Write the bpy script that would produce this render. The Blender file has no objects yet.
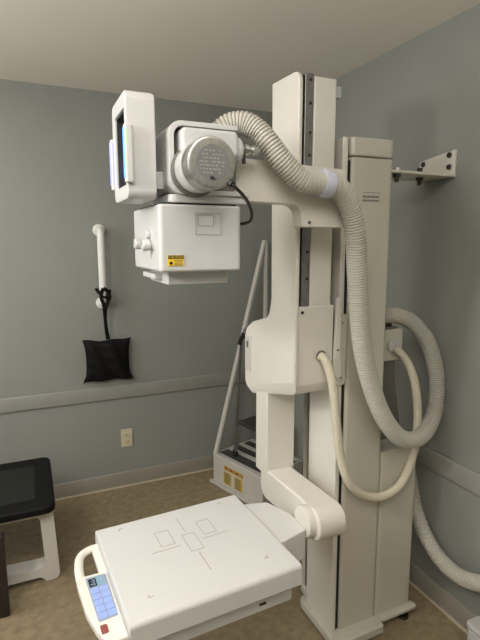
import bpy, bmesh, math, random
from mathutils import Vector, Matrix
random.seed(4)
R = math.radians
SC = bpy.context.scene
COL = SC.collection
CAM_H, FOC, PITCH, YAW = 1.58, 482.0, R(9.1), R(23.8)

# ------------------------------------------------------------- materials
def mat(name, col, rough=.5, metal=0., noise=0., nscale=40., bump=0., bscale=200., emit=None, estr=0., spec=.5, coat=0.):
    m = bpy.data.materials.new(name); m.use_nodes = True
    nt = m.node_tree; b = nt.nodes['Principled BSDF']
    b.inputs['Base Color'].default_value = (*col, 1)
    b.inputs['Roughness'].default_value = rough
    b.inputs['Metallic'].default_value = metal
    b.inputs['Specular IOR Level'].default_value = spec
    b.inputs['Coat Weight'].default_value = coat
    tc = nt.nodes.new('ShaderNodeTexCoord')
    if noise:
        n = nt.nodes.new('ShaderNodeTexNoise'); n.inputs['Scale'].default_value = nscale
        n.inputs['Detail'].default_value = 5
        nt.links.new(tc.outputs['Object'], n.inputs['Vector'])
        rmp = nt.nodes.new('ShaderNodeValToRGB')
        rmp.color_ramp.elements[0].position = .3; rmp.color_ramp.elements[1].position = .7
        rmp.color_ramp.elements[0].color = (*[c*(1-noise) for c in col], 1)
        rmp.color_ramp.elements[1].color = (*[min(1, c*(1+noise)) for c in col], 1)
        nt.links.new(n.outputs['Fac'], rmp.inputs['Fac'])
        nt.links.new(rmp.outputs['Color'], b.inputs['Base Color'])
    if bump:
        n = nt.nodes.new('ShaderNodeTexNoise'); n.inputs['Scale'].default_value = bscale
        nt.links.new(tc.outputs['Object'], n.inputs['Vector'])
        bp = nt.nodes.new('ShaderNodeBump'); bp.inputs['Strength'].default_value = bump
        bp.inputs['Distance'].default_value = .002
        nt.links.new(n.outputs['Fac'], bp.inputs['Height'])
        nt.links.new(bp.outputs['Normal'], b.inputs['Normal'])
    if emit:
        b.inputs['Emission Color'].default_value = (*emit, 1)
        b.inputs['Emission Strength'].default_value = estr
    return m

M = {}
M['wall'] = mat('grey_green_wall_paint', (.268, .278, .255), .62, noise=.03, nscale=3, bump=.15, bscale=160)
M['ceil'] = mat('ceiling_paint', (.84, .795, .72), .9, noise=.02, nscale=2, bump=.15, bscale=120)
M['rail'] = mat('vinyl_wall_guard', (.300, .300, .270), .55, noise=.02, nscale=5)
M['base'] = mat('vinyl_baseboard', (.31, .29, .245), .55)
M['caulk'] = mat('baseboard_bead', (.55, .49, .37), .6)
M['white'] = mat('white_enamel', (.69, .665, .605), .38, noise=.02, nscale=6)
M['head'] = mat('cool_white_enamel', (.56, .56, .558), .36, noise=.015, nscale=6)
M['panel'] = mat('detector_white', (.62, .618, .612), .42, noise=.01, nscale=8)
M['plastic'] = mat('handle_plastic', (.74, .72, .66), .4)
M['cream'] = mat('column_enamel', (.545, .525, .45), .42, noise=.03, nscale=5)
M['hose'] = mat('corrugated_hose_plastic', (.51, .495, .44), .48)
M['hose2'] = mat('thin_hose_plastic', (.60, .555, .44), .5)
M['ring'] = mat('clamp_plastic', (.56, .58, .70), .4)
M['steel'] = mat('brushed_steel', (.55, .54, .52), .3, metal=1., noise=.12, nscale=90)
M['chrome'] = mat('chrome', (.75, .75, .74), .14, metal=1.)
M['rail_steel'] = mat('guide_rail_steel', (.30, .30, .30), .34, metal=.9, noise=.15, nscale=30)
M['dark'] = mat('dark_gap', (.03, .03, .03), .7)
M['gap'] = mat('shadow_seam_rubber', (.015, .014, .013), .85)
M['black'] = mat('black_vinyl', (.006, .006, .0065), .6, bump=.25, bscale=60, spec=.15)
M['cable'] = mat('black_cable', (.012, .012, .012), .45)
M['plate'] = mat('grey_rating_plate', (.17, .17, .17), .45)
M['plateprint'] = mat('pale_print', (.34, .34, .34), .6)
M['ink'] = mat('dark_ink', (.10, .10, .10), .7)
M['mark'] = mat('grey_field_lines', (.33, .30, .29), .7)
M['yellow'] = mat('yellow_label', (.50, .36, .06), .55)
M['caution'] = mat('caution_yellow', (.78, .54, .03), .5)
M['groove'] = mat('panel_groove', (.36, .36, .355), .6)
M['red'] = mat('red_button', (.28, .07, .065), .45)
M['redink'] = mat('dark_red_ink', (.30, .05, .02), .6)
M['lcd'] = mat('lcd_glow', (.12, .16, .2), .3, emit=(.30, .48, .62), estr=.55)
M['keys'] = mat('blue_backlit_key', (.25, .32, .55), .4, emit=(.22, .30, .66), estr=.42)
M['keysurround'] = mat('grey_blue_keypad', (.30, .35, .46), .5)
M['screen'] = mat('blue_screen', (.05, .2, .5), .25, emit=(.10, .45, 1.), estr=1.1)
M['glow'] = mat('violet_backlight', (.3, .3, .8), .3, emit=(.36, .40, 1.), estr=.7)
M['floor'] = mat('tan_mottled_vinyl', (.255, .20, .122), .55, noise=.2, nscale=28, bump=.1, bscale=90)
M['wood'] = mat('dark_stained_wood', (.020, .011, .008), .55, noise=.25, nscale=20)
M['stoolw'] = mat('stool_white_plastic', (.62, .60, .56), .42)
M['mesh'] = mat('charcoal_mesh_fabric', (.018, .020, .017), .85, bump=.3, bscale=400, spec=.2)
M['tread'] = mat('grey_nonslip_tread', (.045, .045, .042), .85, bump=.3, bscale=300)
M['treadlight'] = mat('light_tread_strip', (.50, .49, .45), .7)
M['stepw'] = mat('step_enamel', (.52, .50, .455), .45, noise=.03, nscale=8)
M['outlet'] = mat('ivory_outlet', (.60, .54, .40), .45)
M['outdark'] = mat('outlet_slots', (.16, .14, .11), .6)
M['bolt'] = mat('dark_bolt', (.06, .055, .05), .45, metal=.8)
M['bar'] = mat('grab_bar_white', (.80, .79, .75), .35)
M['duct'] = mat('grey_cable_duct', (.13, .125, .105), .6)

# ------------------------------------------------------------- mesh builder
def rp(pts, seg=5):
    """2-D outline with rounded corners: each point is (a, b) or (a, b, radius)."""
    out = []; n = len(pts)
    for i, p in enumerate(pts):
        r = p[2] if len(p) > 2 else 0
        v = Vector(p[:2])
        if r <= 0: out.append(v); continue
        a = Vector(pts[i-1][:2]) - v; b = Vector(pts[(i+1) % n][:2]) - v
        la, lb = a.length, b.length; a.normalize(); b.normalize()
        ang = a.angle(b); t = min(r/math.tan(ang/2), la*.49, lb*.49); r = t*math.tan(ang/2)
        bis = (a+b).normalized(); c = v + bis*(r/math.sin(ang/2))
        s = v + a*t - c; e = v + b*t - c
        a0 = math.atan2(s.y, s.x); a1 = math.atan2(e.y, e.x); d = (a1-a0+math.pi) % (2*math.pi)-math.pi
        for k in range(seg+1):
            q = a0+d*k/seg; out.append(c+Vector((math.cos(q)*r, math.sin(q)*r)))
    return out

def rrect(a0, a1, b0, b1, r, seg=5):
    return rp([(a0, b0, r), (a1, b0, r), (a1, b1, r), (a0, b1, r)], seg)

def catmull(pts, step):
    P = [Vector(p) for p in pts]; P = [P[0]*2-P[1]] + P + [P[-1]*2-P[-2]]
    fine = []
    for i in range(1, len(P)-2):
        p0, p1, p2, p3 = P[i-1:i+3]
        t0 = 0; t1 = (p1-p0).length**.5; t2 = t1+(p2-p1).length**.5; t3 = t2+(p3-p2).length**.5
        for k in range(24):
            t = t1+(t2-t1)*k/24
            A1 = p0*((t1-t)/(t1-t0))+p1*((t-t0)/(t1-t0)); A2 = p1*((t2-t)/(t2-t1))+p2*((t-t1)/(t2-t1))
            A3 = p2*((t3-t)/(t3-t2))+p3*((t-t2)/(t3-t2))
            B1 = A1*((t2-t)/(t2-t0))+A2*((t-t0)/(t2-t0)); B2 = A2*((t3-t)/(t3-t1))+A3*((t-t1)/(t3-t1))
            fine.append(B1*((t2-t)/(t2-t1))+B2*((t-t1)/(t2-t1)))
    fine.append(P[-2])
    out = [fine[0]]; acc = 0
    for a, b in zip(fine, fine[1:]):
        l = (b-a).length; pos = step-acc
        while pos <= l:
            out.append(a.lerp(b, pos/l)); pos += step
        acc = (acc+l) % step if l else acc
    if (out[-1]-fine[-1]).length > step*.3: out.append(fine[-1])
    return out

BASE = {}
class MB:
    def __init__(s): s.bm = bmesh.new(); s.mats = []; s.xf = None
    def _m(s, m):
        m = M[m]
        if m not in s.mats: s.mats.append(m)
        return s.mats.index(m)
    def _merge(s, t, m, bev=0, seg=3, xf=None, cuts=()):
        for co, no in cuts:
            bmesh.ops.bisect_plane(t, geom=t.verts[:]+t.edges[:]+t.faces[:], plane_co=co, plane_no=no, clear_outer=True)
            bmesh.ops.holes_fill(t, edges=[e for e in t.edges if e.is_boundary], sides=0)
        bmesh.ops.recalc_face_normals(t, faces=t.faces)
        if bev > 0:
            es = [e for e in t.edges if len(e.link_faces) == 2 and e.calc_face_angle(0) > R(32)]
            if es: bmesh.ops.bevel(t, geom=es, offset=bev, segments=seg, profile=.5, affect='EDGES', clamp_overlap=True)
        k = s._m(m)
        for f in t.faces: f.material_index = k; f.smooth = True
        if xf is not None: bmesh.ops.transform(t, matrix=xf, verts=t.verts)
        me = bpy.data.meshes.new('tmp'); t.to_mesh(me); t.free(); s.bm.from_mesh(me); bpy.data.meshes.remove(me)
        return s
    def box(s, x0, x1, y0, y1, z0, z1, m, bev=0, seg=3, xf=None):
        t = bmesh.new(); bmesh.ops.create_cube(t, size=1)
        for v in t.verts: v.co = Vector(((x0+x1)/2+v.co.x*(x1-x0), (y0+y1)/2+v.co.y*(y1-y0), (z0+z1)/2+v.co.z*(z1-z0)))
        return s._merge(t, m, bev, seg, xf)
    @staticmethod
    def _ax(axis, p, h):
        a, b = p[0], p[1]
        return Vector((h, a, b)) if axis == 'X' else Vector((a, h, b)) if axis == 'Y' else Vector((a, b, h))
    def prism(s, poly, axis, h0, h1, m, bev=0, seg=3, xf=None, cuts=()):
        t = bmesh.new()
        A = [t.verts.new(s._ax(axis, p, h0)) for p in poly]; B = [t.verts.new(s._ax(axis, p, h1)) for p in poly]
        n = len(poly); t.faces.new(A); t.faces.new(B[::-1])
        for i in range(n): t.faces.new((A[i], A[(i+1) % n], B[(i+1) % n], B[i]))
        if bev > 0:   # bevel only the two rims, the outline is rounded already
            bmesh.ops.recalc_face_normals(t, faces=t.faces)
            es = [e for e in t.edges if any(len(f.verts) == n for f in e.link_faces) and n > 4] or list(t.edges)
            bmesh.ops.bevel(t, geom=es, offset=bev, segments=seg, profile=.5, affect='EDGES', clamp_overlap=True)
        return s._merge(t, m, 0, seg, xf, cuts)
    def ring(s, out, inn, axis, h0, h1, m, bev=0, seg=2, xf=None):
        t = bmesh.new(); n = len(out); L = []
        for lp, h in ((out, h0), (out, h1), (inn, h1), (inn, h0)): L.append([t.verts.new(s._ax(axis, p, h)) for p in lp])
        for k in range(4):
            a, b = L[k], L[(k+1) % 4]
            for i in range(n): t.faces.new((a[i], a[(i+1) % n], b[(i+1) % n], b[i]))
        return s._merge(t, m, bev, seg, xf)
    def cyl(s, p0, p1, r0, m, r1=None, n=28, bev=0, seg=3, xf=None):
        p0, p1 = Vector(p0), Vector(p1); d = p1-p0; t = bmesh.new()
        bmesh.ops.create_cone(t, cap_ends=True, segments=n, radius1=r0, radius2=r0 if r1 is None else r1, depth=d.length)
        q = d.to_track_quat('Z', 'Y').to_matrix().to_4x4()
        bmesh.ops.transform(t, matrix=Matrix.Translation((p0+p1)/2) @ q, verts=t.verts)
        return s._merge(t, m, bev, seg, xf)
    def ball(s, c, r, m, sc=(1, 1, 1), xf=None):
        t = bmesh.new(); bmesh.ops.create_uvsphere(t, u_segments=16, v_segments=10, radius=r)
        for v in t.verts: v.co = Vector((c[0]+v.co.x*sc[0], c[1]+v.co.y*sc[1], c[2]+v.co.z*sc[2]))
        return s._merge(t, m, 0, 3, xf)
    def lathe(s, prof, p0, d, m, n=40, xf=None):
        """prof: (distance along d, radius)."""
        t = bmesh.new(); d = Vector(d).normalized(); p0 = Vector(p0)
        u = d.orthogonal().normalized(); w = d.cross(u); rows = []
        for h, r in prof:
            rows.append([t.verts.new(p0+d*h+(u*math.cos(a)+w*math.sin(a))*max(r, 1e-5)) for a in [2*math.pi*k/n for k in range(n)]])
        for a, b in zip(rows, rows[1:]):
            for i in range(n): t.faces.new((a[i], a[(i+1) % n], b[(i+1) % n], b[i]))
        t.faces.new(rows[0]); t.faces.new(rows[-1][::-1])
        return s._merge(t, m, 0, 3, xf)
    def sweep(s, pts, m, rad, n=20, section=None, up=None, xf=None):
        t = bmesh.new(); N = len(pts); rows = []
        T = [((pts[min(i+1, N-1)]-pts[max(i-1, 0)]).normalized()) for i in range(N)]
        u = (Vector(up) - T[0]*Vector(up).dot(T[0])).normalized() if up else T[0].orthogonal().normalized()
        for i in range(N):
            u = (Vector(up) if up else u); u = (u - T[i]*u.dot(T[i])).normalized(); w = T[i].cross(u)
            r = rad(i, N) if callable(rad) else rad
            sec = section or [(math.cos(2*math.pi*k/n), math.sin(2*math.pi*k/n)) for k in range(n)]
            rows.append([t.verts.new(pts[i]+u*(a*r)+w*(b*r)) for a, b in sec])
        n = len(rows[0])
        for a, b in zip(rows, rows[1:]):
            for i in range(n): t.faces.new((a[i], a[(i+1) % n], b[(i+1) % n], b[i]))
        t.faces.new(rows[0]); t.faces.new(rows[-1][::-1])
        return s._merge(t, m, 0, 3, xf)
    def text(s, body, o, xd, yd, h, m, thick=.0004, xf=None):
        cu = bpy.data.curves.new('t', 'FONT'); cu.body = body; cu.size = 1; cu.align_x = 'CENTER'; cu.align_y = 'CENTER'
        ob = bpy.data.objects.new('t', cu); COL.objects.link(ob)
        me = bpy.data.meshes.new_from_object(ob.evaluated_get(bpy.context.evaluated_depsgraph_get()))
        bpy.data.objects.remove(ob); bpy.data.curves.remove(cu)
        t = bmesh.new(); t.from_mesh(me); bpy.data.meshes.remove(me)
        xd, yd = Vector(xd).normalized(), Vector(yd).normalized(); zd = xd.cross(yd); o = Vector(o)
        for v in t.verts: v.co = o + xd*v.co.x*h + yd*v.co.y*h + zd*thick
        return s._merge(t, m, 0, 3, xf)
    def build(s, name, parent=None, label=None, wn=True):
        me = bpy.data.meshes.new(name)
        base = BASE.get(parent.name) if parent else None
        if base is not None:
            for v in s.bm.verts: v.co -= base
        s.bm.to_mesh(me); s.bm.free()
        for m in s.mats: me.materials.append(m)
        me.set_sharp_from_angle(angle=R(38))
        o = bpy.data.objects.new(name, me); COL.objects.link(o)
        if parent: o.parent = parent; BASE[o.name] = base if base is not None else Vector()
        if label: o['label'] = label
        if wn:
            w = o.modifiers.new('weighted_normal', 'WEIGHTED_NORMAL'); w.keep_sharp = True; w.weight = 80
        return o

def thing(name, label, cat, loc=(0, 0, 0), group=None, rotz=0, local=False):
    o = bpy.data.objects.new(name, None); COL.objects.link(o); o.location = loc; o.rotation_euler.z = rotz
    o.empty_display_size = .05
    o['label'] = label; o['category'] = cat
    if group: o['group'] = group
    BASE[o.name] = Vector() if local else Vector(loc)
    return o
def tag(o, label, cat): o['label'] = label; o['category'] = cat; return o
def struct(mb, name): o = mb.build(name, wn=False); o['kind'] = 'structure'; return o

# ------------------------------------------------------------- the room
XR, YB, ZC, XL, YF = 1.57, 3.017, 2.44, -2.1, -1.6
struct(MB().box(XL-.1, XR+.1, YF-.1, YB+.1, -.1, 0, 'floor'), 'floor')
struct(MB().box(XL-.1, XR+.1, YF-.1, YB+.1, ZC, ZC+.1, 'ceil'), 'ceiling')
struct(MB().box(XL-.1, XR+.1, YB, YB+.1, 0, ZC, 'wall'), 'wall_back')
struct(MB().box(XR, XR+.1, YF, YB, 0, ZC, 'wall'), 'wall_right')
struct(MB().box(XL-.1, XL, YF, YB, 0, ZC, 'wall'), 'wall_left')
struct(MB().box(XL-.1, XR+.1, YF-.1, YF, 0, ZC, 'wall'), 'wall_front')
struct(MB().box(XL, XR, YB-.010, YB, 0, .10, 'base', .004).box(XL, XR, YB-.018, YB-.010, 0, .008, 'caulk'), 'baseboard_back')
struct(MB().box(XR-.010, XR, YF, YB-.01, 0, .10, 'base', .004).box(XR-.018, XR-.010, YF, YB-.01, 0, .008, 'caulk'), 'baseboard_right')
struct(MB().box(XL, XR, YB-.012, YB, .600, .688, 'rail', .006), 'trim_1')
struct(MB().box(XR-.012, XR, YF, YB-.012, .600, .688, 'rail', .006), 'trim_2')

# ------------------------------------------------------------- floor stand
CX0, CX1, CX2, CY0, CY1 = 1.052, 1.233, 1.419, 1.406, 1.600
t = thing('x_ray_stand', 'tall cream x-ray stand on a floor base plate beside the right wall', 'x-ray stand', (1.25, 1.55, 0))
def base_outline(): return rp([(1.035, 1.395, .03), (1.455, 1.415, .01), (1.455, 1.70, .01), (1.035, 1.70, .03)])
MB().prism(rp([(.998, 1.345, .03), (1.238, 1.352, .01), (1.238, 1.712, .01), (1.055, 1.712, .02), (1.048, 1.640, .01), (.998, 1.625, .03)]), 'Z', .008, .050, 'cream', .008).build('base_plate', t)
MB().prism(rp([(1.238, 1.376, .004), (1.436, 1.380, .012), (1.436, 1.404, .012), (1.42, 1.43, .01), (1.42, 1.66, .01), (1.238, 1.66, .004)]), 'Z', .034, .050, 'cream', .004).build('foot_bar', t)
for fx, fy in ((1.38, 1.40), (1.09, 1.41), (1.09, 1.62), (1.38, 1.62)):
    MB().cyl((fx, fy, 0), (fx, fy, .012), .022, 'bolt', bev=.002).cyl((fx, fy, .012), (fx, fy, .036), .008, 'bolt').build('leveling_foot', t, 'black leveling foot')
MB().prism(rrect(CX0, CX1, CY0, CY1, .016), 'Z', .050, 1.871, 'cream', .002).box(1.036, CX0, CY0+.008, CY1-.012, .05, 1.86, 'gap').build('stand_body', t)
MB().prism(rrect(CX0-.001, CX1+.001, CY0-.001, CY1+.001, .016), 'Z', 1.875, 1.938, 'cream', .008).build('top_cap', t)
MB().prism(rrect(1.016, 1.038, CY0+.002, CY1-.005, .005), 'Z', .050, 1.934, 'white', .003).build('front_rail', t)
MB().box(1.075, 1.13, CY1-.01, 1.70, .05, 1.90, 'duct').prism(rrect(1.058, 1.088, 1.676, 1.706, .004), 'Z', .05, 1.90, 'cream', .002).build('back_rail', t)
MB().prism(rrect(CX1+.003, CX2, CY0+.002, CY1, .012), 'Z', .050, .765, 'cream', .004).build('rear_housing', t)
mb = MB().box(1.099, 1.180, CY0-.0012, CY0+.001, 1.722, 1.760, 'cream', .0003, 1)
for k, (zz, hh) in enumerate(((1.7545, .0032), (1.7405, .0075), (1.7275, .0065))):
    x = 1.101
    while x < 1.173:
        w = random.uniform(.003, .007) if k else .074
        mb.box(x, min(x+w, 1.177), CY0-.0018, CY0-.0010, zz-hh/2, zz+hh/2, 'ink' if k else 'mark'); x += w+random.uniform(.0015, .004)
mb.build('notice_label', t, 'small printed notice label')
MB().box(CX1-.03, 1.388, 1.50, 1.56, 1.105, 1.236, 'cream', .004).cyl((1.332, 1.50, 1.168), (1.332, 1.484, 1.168), .024, 'head', bev=.003).build('hose_junction_box', t)
MB().box(CX1-.01, 1.334, 1.505, 1.545, 1.244, 1.285, 'bolt', .003).box(CX1-.01, 1.360, 1.502, 1.55, 1.236, 1.246, 'duct', .002).build('cable_clamp', t, 'dark metal cable clamp')
MB().prism(rp([(1.23, .766), (1.418, .766), (1.385, .94, .12), (1.367, 1.03, .06), (1.363, 1.108), (1.23, 1.108)]), 'Y', 1.51, 1.55, 'duct', .004).build('cable_duct', t, 'dark grey flared cable duct')

# the upright leans a touch towards the arm
for o in t.children:
    if o.name.split('.')[0] in ('stand_body', 'top_cap', 'front_rail', 'rear_housing', 'notice_label', 'back_rail'):
        o.data.transform(Matrix.Translation((0, 0, .05)) @ Matrix.Rotation(-.0085, 4, 'Y') @ Matrix.Translation((0, 0, -.05)))

# ------------------------------------------------------------- swivel arm with cover, mast, beam, post, lower arm
t = thing('swivel_arm', 'white swivel arm with tall rounded cover, cross beam and lower arm, carried on the stand', 'machine arm', (.90, 1.5, .66))
cov = [(1.386, 2.112, .035), (1.569, 2.119, .006), (1.560, 1.375, .07), (1.580, 1.308, .05), (1.715, 1.272, .06), (1.790, 1.230, .06), (1.790, 1.010, .03),
       (1.752, .962, .02), (1.40, 1.054, .03), (1.386, 1.09, .02)]
low = [(1.396, 1.366, .004), (1.562, 1.366, .07), (1.580, 1.308, .05), (1.715, 1.272, .06), (1.790, 1.230, .06), (1.790, 1.010, .03),
       (1.752, .962, .02), (1.41, 1.054, .03), (1.396, 1.09, .02)]
ca, cb, cd = Vector((.812, 1.739, 1.006)), Vector((.812, 1.377, 1.109)), Vector((.829, 1.58, 1.010))
cn = (cb-ca).cross(cd-ca).normalized(); cn = -cn if cn.x > 0 else cn; cc = [(ca, cn)]
mb = MB().prism(rp(cov, 6), 'X', .812, .829, 'white', .006, cuts=cc).prism(rp(low, 6), 'X', .826, .975, 'white', .004, cuts=cc)
cvr = mb.build('arm_cover', t)
MB().prism(rrect(1.728, 1.780, 1.060, 1.208, .006), 'X', .8075, .8135, 'head', .002).box(.8062, .808, 1.738, 1.764, 1.072, 1.196, 'cream', .0008).box(.8050, .8078, 1.744, 1.760, 1.158, 1.184, 'ink', .001).build('lock_slot', cvr, 'recessed slot with a dark latch')
for yz in ((1.3925, 1.352, .842),):
    MB().cyl((.846, 1.396, 1.346), (.846, 1.392, 1.346), .005, 'bolt').build('screw', cvr)
mst = MB().prism(rrect(.876, .962, 1.398, 1.60, .006), 'Z', 1.360, 2.104, 'white', .004).build('mast', t)
mb = MB().box(.835, .878, 1.412, 1.58, 1.366, 2.104, 'gap').box(.842, .874, 1.398, 1.42, 1.366, 2.110, 'rail_steel', .003)
for zz in (2.09, 2.02, 1.93, 1.86, 1.55, 1.46): mb.cyl((.862, 1.399, zz), (.862, 1.395, zz), .0045, 'bolt')
mb.build('guide_rail', mst, 'dark steel guide rail with bolts')
MB().box(.958, 1.010, 1.44, 1.47, 2.062, 2.098, 'head', .003).build('stop_tab', mst)
bm_ = [(.540, 1.812, .006), (.540, 1.694, .006), (.752, 1.692, .050), (.758, 1.626, .006), (.912, 1.626, .008), (.912, 1.800, .008)]
bmm = MB().prism(rp(bm_, 8), 'Y', 1.262, 1.318, 'white', .004).box(.870, .905, 1.31, 1.40, 1.64, 1.79, 'white', .003).build('cross_beam', t)
MB().cyl((.783, 1.263, 1.640), (.783, 1.259, 1.640), .0045, 'ink').build('screw', bmm, 'dark screw hole')
MB().prism(rrect(.826, .952, 1.610, 1.712, .006), 'Z', .655, 1.12, 'white', .003).build('support_post', t)
la = rp([(1.228, .697, .0555), (1.228, .583, .0555), (1.672, .548, .05), (1.672, .676, .012)], 10)
MB().prism(la, 'X', .830, .938, 'white', .007).build('lower_arm', t)
MB().lathe([(0, .054), (.024, .054), (.029, .051), (.031, .044)], (.834, 1.300, .640), (-1, 0, 0), 'white').build('pivot', t)
MB().prism(rp([(.975, 1.10, .012), (1.008, 1.10, .012), (1.008, 1.15, .02), (1.000, 1.20, .02), (1.000, 1.392, .008), (.982, 1.392, .008), (.978, 1.2, .02)]), 'Y', 1.386, 1.399, 'white', .002).cyl((.990, 1.387, 1.205), (.990, 1.384, 1.205), .004, 'ink').build('hinge_plate', t)
MB().prism(rp([(.998, 1.072, .008), (1.030, 1.072, .012), (1.030, 1.33, .006), (1.002, 1.33, .006)]), 'Y', 1.392, 1.405, 'cream', .002).cyl((1.010, 1.393, 1.30), (1.010, 1.390, 1.30), .003, 'ink').cyl((1.010, 1.393, 1.10), (1.010, 1.390, 1.10), .003, 'ink').build('hinge_plate', t)
MB().box(.970, 1.010, 1.47, 1.62, 1.10, 1.84, 'duct', .004).build('carriage', t, 'dark carriage between mast and stand')

# ------------------------------------------------------------- tube head
t = thing('x_ray_tube_head', 'white x-ray tube head with steel end cap, lit side console and collimator box below', 'x-ray tube', (.42, 1.32, 1.5))
# yoke: bent housing open at the front
def shell(x0, x1, z0, z1, r): return rrect(x0, x1, z0, z1, r, 6)
yo = [(.520, 1.876, .004), (.336, 1.876, .034), (.336, 1.700, .034), (.556, 1.700, .006), (.556, 1.712, .006), (.350, 1.712, .024), (.350, 1.864, .024), (.520, 1.864, .004)]
yk = MB().prism(rp(yo, 6), 'Y', 1.192, 1.395, 'head', .003)
yk.prism(shell(.345, .53, 1.708, 1.87, .025), 'Y', 1.385, 1.40, 'head')
yk.build('yoke', t)
th = MB()
th.prism(shell(.362, .514, 1.792, 1.858, .014), 'Y', 1.170, 1.36, 'head', .010)
th.prism(shell(.375, .535, 1.714, 1.81, .02), 'Y', 1.235, 1.36, 'duct', .006)
th.lathe([(0, .030), (.006, .033), (.03, .033), (.036, .027)], (.499, 1.215, 1.818), (1, 0, 0), 'head')
th.lathe([(0, .060), (.035, .062), (.068, .063), (.072, .058)], (.402, 1.255, 1.757), (0, -1, 0), 'duct')
th.lathe([(0, .056), (.085, .060), (.089, .05)], (.404, 1.215, 1.760), (0, -1, 0), 'head')
thm = th.build('tube_housing', t)
ec = MB().lathe([(0, .050), (.0, .058), (.002, .060), (.044, .060), (.049, .058), (.051, .053)], (.406, 1.127, 1.762), (0, -1, 0), 'steel', 48)
ec.build('end_cap', thm, 'round brushed steel end cap')
mb = MB().cyl((.407, 1.077, 1.762), (.407, 1.0752, 1.762), .040, 'plate', n=40)
cx, cz, fy = .407, 1.762, 1.0750
for row in range(7):
    zz = .026-row*.0082; half = math.sqrt(max(.035**2-zz**2, 1e-4)); x = -half+.002
    while x < half-.006:
        w = random.uniform(.003, .009)
        if random.random() < .8: mb.box(cx+x, cx+min(x+w, half), fy-.0003, fy, cz+zz-.0014, cz+zz+.0014, 'plateprint')
        x += w+.003
mb.box(cx-.008, cx+.002, fy-.0005, fy, cz-.036, cz-.031, 'gap').box(cx-.004, cx+.007, fy-.0005, fy, cz-.038, cz-.035, 'gap')
mb.build('rating_plate', thm, 'grey round rating plate with rows of print')
MB().lathe([(0, .009), (.012, .009), (.014, .014), (.024, .014), (.028, .010), (.034, .010), (.036, .013), (.05, .011), (.056, .008)], (.529, 1.205, 1.822), (1, -.05, -.02), 'chrome', 20).cyl((.540, 1.20, 1.815), (.540, 1.20, 1.785), .005, 'bolt').build('connector', thm, 'chrome cable connector')
pw = catmull([(.452, 1.085, 1.722), (.458, 1.075, 1.712), (.487, 1.09, 1.695), (.516, 1.12, 1.679), (.545, 1.16, 1.652), (.552, 1.19, 1.636), (.535, 1.23, 1.632), (.51, 1.27, 1.655), (.49, 1.28, 1.70)], .008)
MB().sweep(pw, 'cable', .0042, 10).cyl((.448, 1.090, 1.728), (.456, 1.078, 1.714), .009, 'cable', bev=.002).build('power_cable', thm, 'black power cable')
MB().prism(rrect(.337, .556, 1.200, 1.40, .02), 'Z', 1.680, 1.701, 'head', .004).prism(rrect(.36, .48, 1.24, 1.37, .02), 'Z', 1.670, 1.69, 'gap').build('mounting_flange', t)
# collimator
cl = MB().prism(rrect(.308, .532, 1.196, 1.505, .012), 'Z', 1.506, 1.676, 'head', .007)
cl.box(.322, .520, 1.208, 1.49, 1.668, 1.681, 'gap')
clm = cl.build('collimator', t)
MB().ring(rrect(.401, .473, 1.600, 1.656, .003), rrect(.403, .471, 1.602, 1.654, .002), 'Y', 1.1945, 1.1965, 'groove').ring(rrect(.408, .452, 1.623, 1.651, .003), rrect(.4095, .4505, 1.6245, 1.6495, .002), 'Y', 1.1945, 1.1965, 'groove').build('access_panel', clm)
lb = MB().box(.328, .371, 1.1946, 1.1965, 1.521, 1.549, 'caution', .0004, 1).box(.3285, .3705, 1.1942, 1.1956, 1.5395, 1.5485, 'gap')
lb.text('CAUTION', (.3495, 1.1940, 1.544), (1, 0, 0), (0, 0, 1), .0088, 'caution').cyl((.336, 1.1948, 1.529), (.336, 1.194, 1.529), .0042, 'gap')
for k in range(4): lb.box(.345, .368-random.uniform(0, .008), 1.1942, 1.1948, 1.5245+k*.0036, 1.5258+k*.0036, 'ink')
lb.box(.332, .366, 1.1942, 1.1948, 1.5222, 1.5230, 'ink')
lb.build('caution_label', clm, 'yellow and black caution label')
for ky, kz in ((1.365, 1.577), (1.270, 1.574)):
    MB().lathe([(0, .015), (.006, .015), (.007, .011), (.010, .011), (.011, .0155), (.026, .015), (.029, .012)], (.309, ky, kz), (-1, 0, 0), 'head', 20).box(.277, .281, ky-.0015, ky+.0015, kz, kz+.013, 'mark', .0005, 1).build('knob', clm)
MB().lathe([(0, .013), (.002, .014), (.010, .013), (.012, .010)], (.309, 1.30, 1.602), (-1, 0, 0), 'head', 20).build('button', clm)
MB().box(.3070, .3085, 1.286, 1.292, 1.540, 1.560, 'mark', .0005, 1).build('side_marking', clm)
MB().prism(rrect(.340, .512, 1.245, 1.44, .004), 'Z', 1.470, 1.508, 'head', .002).prism(rrect(.318, .36, 1.30, 1.44, .004), 'Z', 1.482, 1.496, 'head', .002).build('filter_slot', clm)
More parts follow.
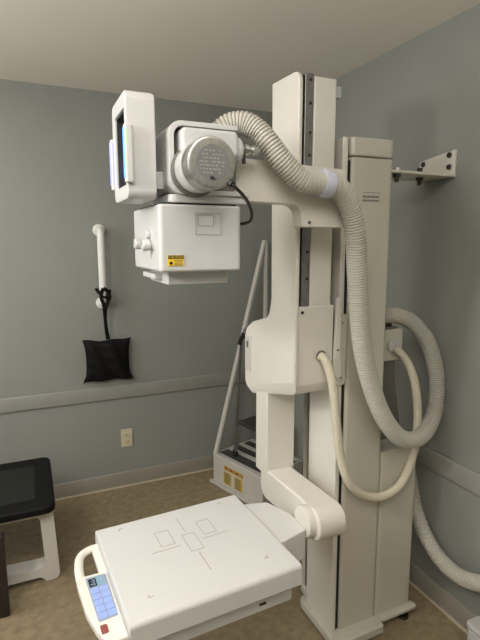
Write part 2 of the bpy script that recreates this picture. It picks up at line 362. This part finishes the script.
# console
cs = MB().ring(rrect(1.204, 1.392, 1.686, 1.938, .022, 6), rrect(1.226, 1.356, 1.722, 1.900, .008, 6), 'X', .236, .308, 'head', .005)
cs.prism(rrect(1.22, 1.38, 1.70, 1.925, .02), 'X', .268, .309, 'head')
csm = cs.build('control_console', t)
MB().box(.306, .338, 1.25, 1.36, 1.715, 1.76, 'head', .004).build('console_mount', csm)
MB().box(.262, .2685, 1.227, 1.355, 1.723, 1.899, 'dark').box(.260, .2622, 1.232, 1.275, 1.735, 1.840, 'screen', .001).box(.260, .2622, 1.290, 1.345, 1.735, 1.800, 'glow', .001).ring(rrect(1.2262, 1.3558, 1.7222, 1.8998, .008, 6), rrect(1.229, 1.353, 1.725, 1.897, .007, 6), 'X', .242, .264, 'dark').build('display', csm, 'blue lit display')
for gy, mm in ((1.198, 'screen'), (1.394, 'glow')):
    g = MB().prism(rrect(.229, .250, gy-.010, gy+.010, .006), 'Z', 1.722, 1.856, 'head', .004)
    g.box(.2275, .2292, gy-.006, gy+.006, 1.734, 1.848, mm, .0005, 1)
    if mm == 'glow': g.box(.232, .247, gy-.0115, gy-.0098, 1.738, 1.846, mm, .0005, 1)
    g.build('grip_bar', csm, 'white grip bar with a lit strip')
# ------------------------------------------------------------- detector
t = thing('image_detector', 'white square detector table with printed field marks, carry handle and lit keypad', 'x-ray detector', (.42, 1.325, .56), rotz=R(3.2), local=True)
Z0 = -.56
ax = MB()
hx, hy = .256, .229
prof = rp([(-hy-.002, .573+Z0, .004), (-hy-.002, .640+Z0, .014), (hy-.006, .640+Z0, .010), (hy, .625+Z0, .006), (hy, .573+Z0, .004)], 6)
dp = MB().prism(prof, 'X', -hx, hx+.003, 'panel', .006).build('detector_panel', t)
zt = .6402+Z0
def line(mk, x0, y0, x1, y1, w=.0016):
    a, b = Vector((x0, y0)), Vector((x1, y1)); d = (b-a).normalized()*w/2; n = Vector((-d.y, d.x))
    mk.prism([a-n, b-n, b+n, a+n], 'Z', zt-.0004, zt+.0003, 'mark')
for x0, x1, y0, y1 in ((-.087, -.041, .037, .118), (.057, .103, .038, .119), (-.011, .032, -.025, .067)):
    MB().ring([(x0, y0), (x1, y0), (x1, y1), (x0, y1)], [(x0+.0015, y0+.0015), (x1-.0015, y0+.0015), (x1-.0015, y1-.0015), (x0+.0015, y1-.0015)], 'Z', zt-.0004, zt+.0003, 'mark').build('field_outline', dp, 'thin grey printed rectangle')
for q in ((.007, .080, .007, .172), (.009, -.128, .009, -.036, .002), (-.124, .019, -.030, .019), (.045, .022, .141, .022)):
    mk = MB(); line(mk, *q); mk.build('centre_line', dp, 'thin grey printed line')
for sx in (-1, 1):
    for sy, yy in ((-1, -.156), (1, .194)):
        X_ = .184*sx; mk = MB()
        line(mk, X_, yy, X_-.012*sx, yy, .0022); line(mk, X_, yy, X_, yy-.012*sy, .0022); mk.build('corner_mark', dp, 'thin grey printed corner mark')
tr = MB().prism(rrect(-.235, .245, -.205, .20, .012), 'Z', .512+Z0, .576+Z0, 'head', .004)
tr.prism(rrect(-.20, .19, -.17, .18, .012), 'Z', .49+Z0, .515+Z0, 'head', .004)
trm = tr.build('lower_tray', t)
MB().box(.128, .150, -.2062, -.2045, .532+Z0, .540+Z0, 'gap').build('latch_slot', trm, 'small dark slot')
# handle: bar swept from the far corner round to the keypad, keypad body inboard of the bar
hp = catmull([(-.246, .188, .600+Z0), (-.283, .186, .600+Z0), (-.312, .165, .600+Z0), (-.326, .115, .600+Z0), (-.331, .05, .600+Z0)], .008)
sec = [(math.cos(a)*.011, math.sin(a)*.0135) for a in [2*math.pi*k/20 for k in range(20)]]
hd = MB().sweep(hp, 'plastic', 1., section=[(a, b) for a, b in sec], up=(0, 0, 1))
hd.prism(rp([(-.256, .048, .012), (-.326, .052, .008), (-.343, .058, .008), (-.344, .014, .05), (-.340, -.096, .06), (-.326, -.172, .05), (-.306, -.225, .02), (-.256, -.225, .006)]), 'Z', .586+Z0, .611+Z0, 'plastic', .006)
hd.box(-.276, -.252, .03, .196, .586+Z0, .606+Z0, 'plastic', .005)
hdm = hd.build('carry_handle', t)
kp = MB().prism(rp([(-.262, .034, .004), (-.320, .037, .004), (-.316, -.148, .004), (-.265, -.145, .004)]), 'Z', .610+Z0, .6125+Z0, 'keysurround', .0006).build('keypad', t, 'grey blue keypad with backlit keys')
sc_ = MB().box(-.316, -.268, -.012, .030, .612+Z0, .6134+Z0, 'lcd', .0003, 1).box(-.3145, -.293, -.010, .026, .6132+Z0, .6138+Z0, 'gap')
for k in range(9): sc_.box(-.312+random.uniform(0, .012), -.297, -.006+k*.0032, -.0045+k*.0032, .6137+Z0, .6141+Z0, 'lcd')
sc_.build('screen', kp, 'small lit screen')
for r in range(5):
    for c in range(2):
        x0 = -.3145+c*.0245+r*.0003; y1 = -.017-r*.0252
        MB().prism(rrect(x0, x0+.0225, y1-.0225, y1, .003), 'Z', .612+Z0, .6142+Z0, 'keys', .0006).build('key', kp)
MB().prism(rrect(-.3165, -.2995, -.192, -.164, .003), 'Z', .609+Z0, .6145+Z0, 'red', .001).build('release_button', t, 'small red button')
MB().prism(rp([(.25, -.098, .004), (.278, -.098, .004), (.379, -.076, .012), (.385, .03, .02), (.350, .135, .012), (.25, .165, .004)]), 'Z', .525+Z0, .630+Z0, 'panel', .005).build('mounting_plate', t)

# ------------------------------------------------------------- hoses
def at(u, v, y=None, x=None):
    fw = Vector((math.sin(YAW)*math.cos(PITCH), math.cos(YAW)*math.cos(PITCH), -math.sin(PITCH)))
    rt = Vector((math.cos(YAW), -math.sin(YAW), 0)); up = rt.cross(fw)
    r = fw + rt*((u-240)/FOC) + up*((320-v)/FOC)
    k = y/r.y if y is not None else x/r.x
    return Vector((0, 0, CAM_H)) + r*k
def ribbed(path, r, amp, pitch, m, per=4):
    f = catmull(path, .003); acc = [0.]
    for a, b in zip(f, f[1:]): acc.append(acc[-1]+(b-a).length)
    n = int(acc[-1]/(pitch/per)); st = acc[-1]/n; pts = []; k = 0
    for i in range(n+1):
        d = min(i*st, acc[-1]-1e-7)
        while acc[k+1] < d: k += 1
        pts.append(f[k].lerp(f[k+1], (d-acc[k])/(acc[k+1]-acc[k])))
    pat = [-1., -.05, 0, -.05]
    return MB().sweep(pts, m, lambda i, N: r+2*amp*pat[i % per], 24)
big = [(217, 142, 1.31), (221, 132, 1.295), (231, 125, 1.28), (245, 124, 1.26), (257, 131, 1.24), (268, 143, 1.22), (283, 162.5, 1.205), (302, 180.5, 1.20), (322, 184, 1.205),
       (338, 188, 1.21), (349, 205, 1.22), (355, 232, 1.23), (357, 270, 1.25), (359, 310, 1.27), (363, 350, 1.29), (371, 385, 1.305), (384, 418, 1.31),
       (402, 438.5, 1.33), (421, 436, 1.37), (434, 413, 1.42), (436.5, 376, 1.45), (428, 343, 1.475), (414, 324, 1.50), (398, 316, 1.51), (384, 315.5, 1.52), (370, 316, 1.53)]
big3 = [at(u, v, y=y) for u, v, y in big]
t = thing('corrugated_hose', 'thick cream corrugated hose looping from the tube head over the beam to the stand', 'hose', (1.0, 1.3, 0.9))
ribbed(big3, .0325, .0026, .0088, 'hose').build('hose_tube', t, wn=False)
c0, c1 = at(314, 181.5, y=1.204), at(335, 186, y=1.208); d = (c1-c0).normalized()
mid = (c0+c1)/2
MB().lathe([(-.016, .0335), (-.016, .0385), (-.013, .0395), (.013, .0395), (.016, .0385), (.016, .0335)], mid, d, 'ring').box(mid.x-.012, mid.x+.012, mid.y+.038, 1.262, mid.z-.012, mid.z+.012, 'ring').build('clamp_ring', t, 'pale lilac clamp ring')
sm = [(320, 356, 1.392), (324.5, 359, 1.375), (330, 372, 1.36), (334, 395, 1.355), (337, 430, 1.36), (341, 458, 1.365), (349, 482, 1.362), (364, 495, 1.365),
      (382, 496.5, 1.372), (399, 486, 1.380), (410, 465, 1.393), (416, 440, 1.415), (417.5, 410, 1.425), (414, 380, 1.44), (406, 360, 1.46), (394, 347, 1.485)]
t = thing('thin_hose', 'thin cream ribbed hose hanging in a loop from the arm cover to the stand', 'hose', (1.1, 1.38, .8))
ribbed([at(u, v, y=y) for u, v, y in sm], .0168, .0007, .0075, 'hose2').build('hose_tube', t, wn=False)
p = at(321, 356, y=1.393)
MB().lathe([(0, .020), (.004, .020), (.006, .017)], p, (0, -1, 0), 'ink', 20).build('grommet', t, 'dark grommet')
fl = [(404, 452, 1.56), (409, 475, 1.53), (415, 507, 1.49), (426, 536, 1.43), (441, 560, 1.36), (459, 576, 1.28), (478, 583, 1.20), (502, 584, 1.10), (535, 590, .98)]
pts = []
for u, v, y in fl:
    pts.append(at(u, v, y=y))
t = thing('floor_hose', 'cream corrugated hose hanging low along the right wall from behind the stand', 'hose', (1.5, 1.3, .3))
FX = [1.505, 1.508, 1.508, 1.508, 1.508, 1.508, 1.508, 1.508, 1.508]
ribbed([at(u, v, x=x) for (u, v, y), x in zip(fl, FX)] + [Vector((1.512, .62, .33)), Vector((1.532, .50, .335)), Vector((1.568, .44, .335))], .0315, .0016, .009, 'hose').build('hose_tube', t, wn=False)

# ------------------------------------------------------------- wall bracket
t = thing('wall_bracket', 'white steel angle bracket with dark bolts tying the stand to the right wall', 'bracket', (1.5, 1.53, 1.84))
MB().prism(rp([(1.453, 1.836, .003), (1.640, 1.836, .003), (1.640, 1.918, .003), (1.453, 1.940, .003)]), 'X', 1.558, 1.570, 'white', .002).build('wall_flange', t)
MB().prism(rp([(1.212, 1.452, .003), (1.569, 1.452, .003), (1.569, 1.628, .003), (1.212, 1.628, .003)]), 'Z', 1.836, 1.846, 'white', .002).build('shelf_plate', t)
for yy, zz in ((1.617, 1.905), (1.480, 1.922), (1.478, 1.876)):
    MB().cyl((1.559, yy, zz), (1.550, yy, zz), .0105, 'bolt', n=6, bev=.001).cyl((1.559, yy, zz), (1.556, yy, zz), .013, 'steel').build('bolt', t, 'dark bolt')
for xx, yy in ((1.298, 1.480), (1.452, 1.525)):
    MB().cyl((xx, yy, 1.836), (xx, yy, 1.824), .015, 'bolt', n=6).cyl((xx, yy, 1.824), (xx, yy, 1.806), .008, 'bolt').cyl((xx, yy, 1.846), (xx, yy, 1.858 if xx < 1.4 else 1.872), .011, 'steel' if xx < 1.4 else 'bolt', n=6).build('bolt', t, 'dark bolt')

# ------------------------------------------------------------- grab bar, bag, outlet on the back wall
t = thing('grab_bar', 'white vertical grab bar fixed on the grey back wall', 'grab bar', (.41, 3.0, 1.22))
gb = [Vector((.409, 3.016, 1.655)), Vector((.409, 2.985, 1.655))] + catmull([(.409, 2.97, 1.653), (.409, 2.955, 1.640), (.409, 2.952, 1.62), (.409, 2.952, 1.45), (.409, 2.952, 1.25), (.409, 2.955, 1.232), (.409, 2.97, 1.220), (.409, 2.985, 1.218)], .012) + [Vector((.409, 3.016, 1.218))]
MB().sweep(gb, 'bar', .0215, 20).build('bar', t)
for zz in (1.655, 1.218):
    MB().lathe([(0, .036), (.004, .036), (.009, .032), (.011, .02)], (.409, 3.017, zz), (0, -1, 0), 'bar', 28).build('flange', t)
t = thing('black_bag', 'black square vinyl bag hanging by its strap from the white grab bar', 'bag', (.415, 2.95, .75))
bg = bmesh.new(); N = 22
def bagpt(i, j, side):
    u, v = i/N*2-1, j/N*2-1
    w = .134+.012*abs(v)**3 - .006*(1-v*v); h = .134
    x = .423+u*w+(.006 if v < -.8 else 0)*u; z = .868+v*h - .010*(1-u*u)*(1 if v > 0 else -.6)*abs(v)**4
    d = .030*max(0, (1-abs(u)**3))**.6*max(0, (1-abs(v)**3))**.6
    d *= 1+.22*math.sin(u*7+v*3+side)+.12*math.sin(v*11+u*5)
    return (x, 2.975+side*d, z+.004*math.sin(u*6))
V = {}
for side in (-1, 1):
    for i in range(N+1):
        for j in range(N+1):
            if side == 1 and (i in (0, N) or j in (0, N)): V[side, i, j] = V[-1, i, j]
            else: V[side, i, j] = bg.verts.new(bagpt(i, j, side))
for side in (-1, 1):
    for i in range(N):
        for j in range(N): bg.faces.new((V[side, i, j], V[side, i+1, j], V[side, i+1, j+1], V[side, i, j+1]))
MB()._merge(bg, 'black').build('pouch', t, wn=False)
flat = [(math.cos(a)*.005, math.sin(a)*.0105) for a in [2*math.pi*k/14 for k in range(14)]]
st = MB()
st.sweep(catmull([(.425, 2.960, 1.00), (.418, 2.950, 1.06), (.412, 2.938, 1.15), (.405, 2.925, 1.22), (.392, 2.925, 1.262), (.400, 2.925, 1.30), (.409, 2.922, 1.315)], .012), 'black', 1., section=flat, up=(0, -1, 0))
st.sweep(catmull([(.432, 2.962, 1.00), (.420, 2.955, 1.06), (.414, 2.940, 1.15), (.420, 2.926, 1.21), (.436, 2.928, 1.25), (.428, 2.926, 1.30), (.409, 2.922, 1.315)], .012), 'black', 1., section=flat, up=(0, -1, 0))
st.sweep(catmull([(.372, 2.952, 1.31), (.385, 2.927, 1.285), (.409, 2.921, 1.262), (.432, 2.925, 1.268), (.446, 2.952, 1.30)], .012), 'black', 1., section=[(a*1.3, b*1.2) for a, b in flat], up=(0, 0, 1))
st.ball((.436, 2.93, 1.262), .018, 'black', (1, .8, 1.5))
st.build('strap', t, wn=False)
t = thing('wall_outlet', 'ivory electrical outlet on the back wall below the chair rail', 'outlet', (.525, 3.01, .27))
MB().prism(rrect(.489, .561, .272, .390, .005), 'Y', 3.009, 3.017, 'outlet', .002).build('cover_plate', t)
for zz in (.308, .352):
    mb = MB().prism(rrect(.509, .541, zz-.015, zz+.015, .010), 'Y', 3.006, 3.010, 'outlet', .001)
    mb.box(.516, .519, 3.005, 3.0075, zz-.003, zz+.008, 'outdark').box(.531, .534, 3.005, 3.0075, zz-.003, zz+.008, 'outdark').cyl((.525, 3.007, zz-.008), (.525, 3.005, zz-.008), .003, 'outdark')
    mb.build('socket', t)

# ------------------------------------------------------------- step platform with handrail
A = Vector((1.055, 2.835, 0)); ang = R(-72.0)
e1 = Vector((math.cos(ang), math.sin(ang), 0)); e2 = Vector((-e1.y, e1.x, 0))   # e1: along the labelled side, e2: towards the right wall
SX = Matrix(((e1.x, e2.x, 0, A.x), (e1.y, e2.y, 0, A.y), (0, 0, 1, 0), (0, 0, 0, 1)))
t = thing('step_platform', 'white step platform with striped treads, yellow labels and tubular handrail by the back wall', 'step', tuple(A))
LEN, WID, HT = .47, .36, .205
MB().prism(rp([(0, 0, .006), (LEN, 0, .006), (LEN, WID, .006), (0, WID, .006)]), 'Z', .0, HT, 'stepw', .006, xf=SX).box(-.015, LEN+.01, -.022, .0, 0, .018, 'stepw', .004, xf=SX).build('platform_box', t)
tm = MB().box(.03, LEN-.01, .035, WID-.02, HT-.001, HT+.004, 'tread', .001, xf=SX)
for k in range(3): tm.box(.03, LEN-.01, .105+k*.10, .145+k*.10, HT+.003, HT+.0052, 'treadlight', xf=SX)
tm.build('tread', t, 'dark grey tread with light stripes')
wl = MB().box(.115, .300, -.0012, .001, .130, .158, 'yellow', .0004, 1, xf=SX)
wl.box(.122, .293, -.0018, -.001, .135, .153, 'redink', xf=SX)
for k in range(9): wl.box(.126+k*.0185, .138+k*.0185, -.0022, -.0016, .138, .150, 'yellow' if k % 3 else 'redink', xf=SX)
for x0 in (.110, .215):
    wl.box(x0, x0+.075, -.0012, .001, .035, .118, 'yellow', .0004, 1, xf=SX)
    for k in range(6): wl.box(x0+.008, x0+.068-random.uniform(0, .015), -.0018, -.001, .043+k*.0125, .049+k*.0125, 'ink', xf=SX)
wl.build('warning_label', t, 'yellow warning label panel')
# upper step
MB().prism(rp([(.06, .165, .01), (.36, .165, .01), (.36, WID, .01), (.06, WID, .01)]), 'Z', .375, .40, 'tread', .003, xf=SX).build('upper_tread', t, 'dark upper tread')
for a_, b_ in ((.33, .33), (.10, .34), (.33, .19)):
    MB().cyl((a_, b_, HT), (a_, b_, .376), .011, 'stepw', xf=SX).build('tread_support', t)
hr = [SX @ Vector(p) for p in ((.012, .012, HT-.01), (.012, .0125, HT+.02))]
top = Vector((1.474, 2.935, 1.592))
MB().sweep([hr[0], hr[0].lerp(top, .3), hr[0].lerp(top, .65), hr[0].lerp(top, .985), top], 'stepw', .0175, 16).sweep([top+Vector((.006, 0, .006)), top+Vector((.010, 0, -.03)), top+Vector((.010, -.005, -.6)), Vector((1.484, 2.915, .0))], 'stepw', .0165, 16).build('handrail', t)
t = thing('support_pole', 'slim chrome pole with black clamp and rubber foot standing on the step platform', 'pole', (1.14, 2.70, .21))
foot = SX @ Vector((.135, .075, HT+.005)); tp = Vector((1.11, 2.50, 1.02))
q = [foot.lerp(tp, k) for k in (.03, .2, .6, 1)]
MB().sweep(q, 'rail_steel', .008, 12).sweep(catmull([tp, tp+Vector((.0, -.01, .05)), tp+Vector((.03, -.02, .075)), tp+Vector((.06, -.03, .05))], .01), 'rail_steel', .008, 12).build('shaft', t)
MB().cyl(foot-Vector((0, 0, .001)), foot+Vector((0, 0, .04)), .022, 'gap', .014, bev=.003).build('rubber_foot', t, 'black rubber foot')
MB().sweep(catmull([foot.lerp(tp, .05)+Vector((.0, -.012, .0)), foot.lerp(tp, .10)+Vector((.012, -.02, .02)), foot.lerp(tp, .20)+Vector((.02, -.02, .02)), foot.lerp(tp, .27)+Vector((.05, -.03, .0))], .01), 'rail_steel', .006, 10).build('spring_clip', t)
MB().sweep(catmull([tp+Vector((-.014, -.006, -.02)), tp+Vector((.0, -.01, .02)), tp+Vector((.02, -.014, .04))], .008), 'gap', .013, 12).build('clamp', t, 'black clamp')

# ------------------------------------------------------------- stool, wooden panel, white box
t = thing('stool', 'low stool with black framed seat and white loop legs at the left edge', 'stool', (-.25, 2.45, 0))
SL, SR, SN, SF = -.60, .052, 2.185, 2.745
MB().ring(rrect(SL, SR, SN, SF, .045, 6), rrect(SL+.09, SR-.085, SN+.10, SF-.085, .02, 6), 'Z', .370, .410, 'black', .012, 3).build('seat_frame', t)
MB().prism(rrect(SL+.085, SR-.08, SN+.095, SF-.08, .02), 'Z', .384, .402, 'mesh', .002).build('seat_panel', t, 'dark grey mesh seat panel')
MB().ring(rp([(-.545, 0, .03), (-.475, 0, .01), (-.455, .026, .02), (-.030, .026, .02), (-.006, 0, .02), (.056, 0, .030), (.040, .372, .02), (-.535, .372, .02)], 5),
          rp([(-.485, .085, .02), (-.475, .085, .004), (-.455, .085, .01), (-.070, .072, .01), (-.040, .072, .01), (-.006, .072, .016), (-.018, .330, .02), (-.480, .330, .02)], 5), 'Y', 2.25, 2.335, 'stoolw', .006).build('loop_leg', t)
MB().prism(rrect(-.585, -.50, 2.62, 2.70, .02), 'Z', 0, .372, 'stoolw', .006).build('leg', t)
wd = thing('wooden_stand', 'dark brown wooden stand in front of the stool at the left edge', 'wooden furniture', (-.35, 2.14, 0))
MB().box(-.20, -.160, 2.080, 2.125, 0, .372, 'wood', .003).build('leg', wd)
MB().box(-.59, -.55, 2.080, 2.125, 0, .372, 'wood', .003).build('leg', wd)
MB().box(-.56, -.19, 2.084, 2.118, .03, .366, 'wood', .002).build('side_panel', wd)
wb = thing('white_box', 'white rounded box on the floor at the lower right corner', 'box', (1.505, 1.08, 0))
MB().prism(rrect(1.476, 1.556, .96, 1.170, .02), 'Z', 0, .105, 'head', .010).build('box_body', wb)
MB().prism(rrect(1.473, 1.559, .955, 1.175, .022), 'Z', .105, .128, 'head', .009).build('lid', wb)

# ------------------------------------------------------------- light and camera
def area(name, loc, sx, sy, energy, col, rot=(0, 0, 0)):
    l = bpy.data.lights.new(name, 'AREA'); l.shape = 'RECTANGLE'; l.size = sx; l.size_y = sy; l.energy = energy; l.color = col
    o = bpy.data.objects.new(name, l); COL.objects.link(o); o.location = loc; o.rotation_euler = rot; return o
def bulb(loc, energy, col, r=.16):
    l = bpy.data.lights.new('ceiling_lamp', 'POINT'); l.energy = energy; l.color = col; l.shadow_soft_size = r
    o = bpy.data.objects.new('ceiling_lamp', l); COL.objects.link(o); o.location = loc; return o
WARM = (1., .965, .905)
bulb((-.8, .9, 2.0), 42, WARM, .12)                                             # unseen point light added as main source, fitted to the room's brightness
area('ceiling_lamp', (-.5, -.3, 2.42), .6, 1.2, 12, WARM)
area('ceiling_lamp', (-.85, 2.1, 2.42), .6, .6, 6, WARM)
area('ceiling_lamp', (.2, .3, 2.42), .6, .6, 8, WARM)
area('ceiling_fill', (.2, -.5, 1.8), .4, .4, 24, WARM, (math.pi, 0, 0))  # unseen upward light added to brighten the ceiling
area('side_fill', (-1.6, 2.0, 1.9), .8, .8, 13, (1., .97, .93), (math.pi/2-.5, 0, -math.pi/2))  # unseen area light added on the left to lift back wall and sides
area('left_cool_fill', (-2.05, 1.5, 1.55), 1.2, 1.2, 12, (.95, .98, 1.), (math.pi/2, 0, -math.pi/2))  # no window here, cool area light added to brighten left-facing sides
w = bpy.data.worlds.new('World'); SC.world = w; w.use_nodes = True
w.node_tree.nodes['Background'].inputs['Color'].default_value = (.5, .52, .55, 1)
w.node_tree.nodes['Background'].inputs['Strength'].default_value = .05

cam = bpy.data.cameras.new('camera'); co = bpy.data.objects.new('camera', cam); COL.objects.link(co)
co.location = (0, 0, CAM_H); co.rotation_euler = (math.pi/2-PITCH, 0, -YAW)
cam.sensor_fit = 'AUTO'; cam.sensor_width = 36; cam.lens = FOC/640*36; cam.clip_start = .02
SC.camera = co
vs = SC.view_settings
vs.view_transform = 'Standard'; vs.look = 'None'; vs.gamma = 1; vs.use_curve_mapping = False; vs.exposure = 0.0
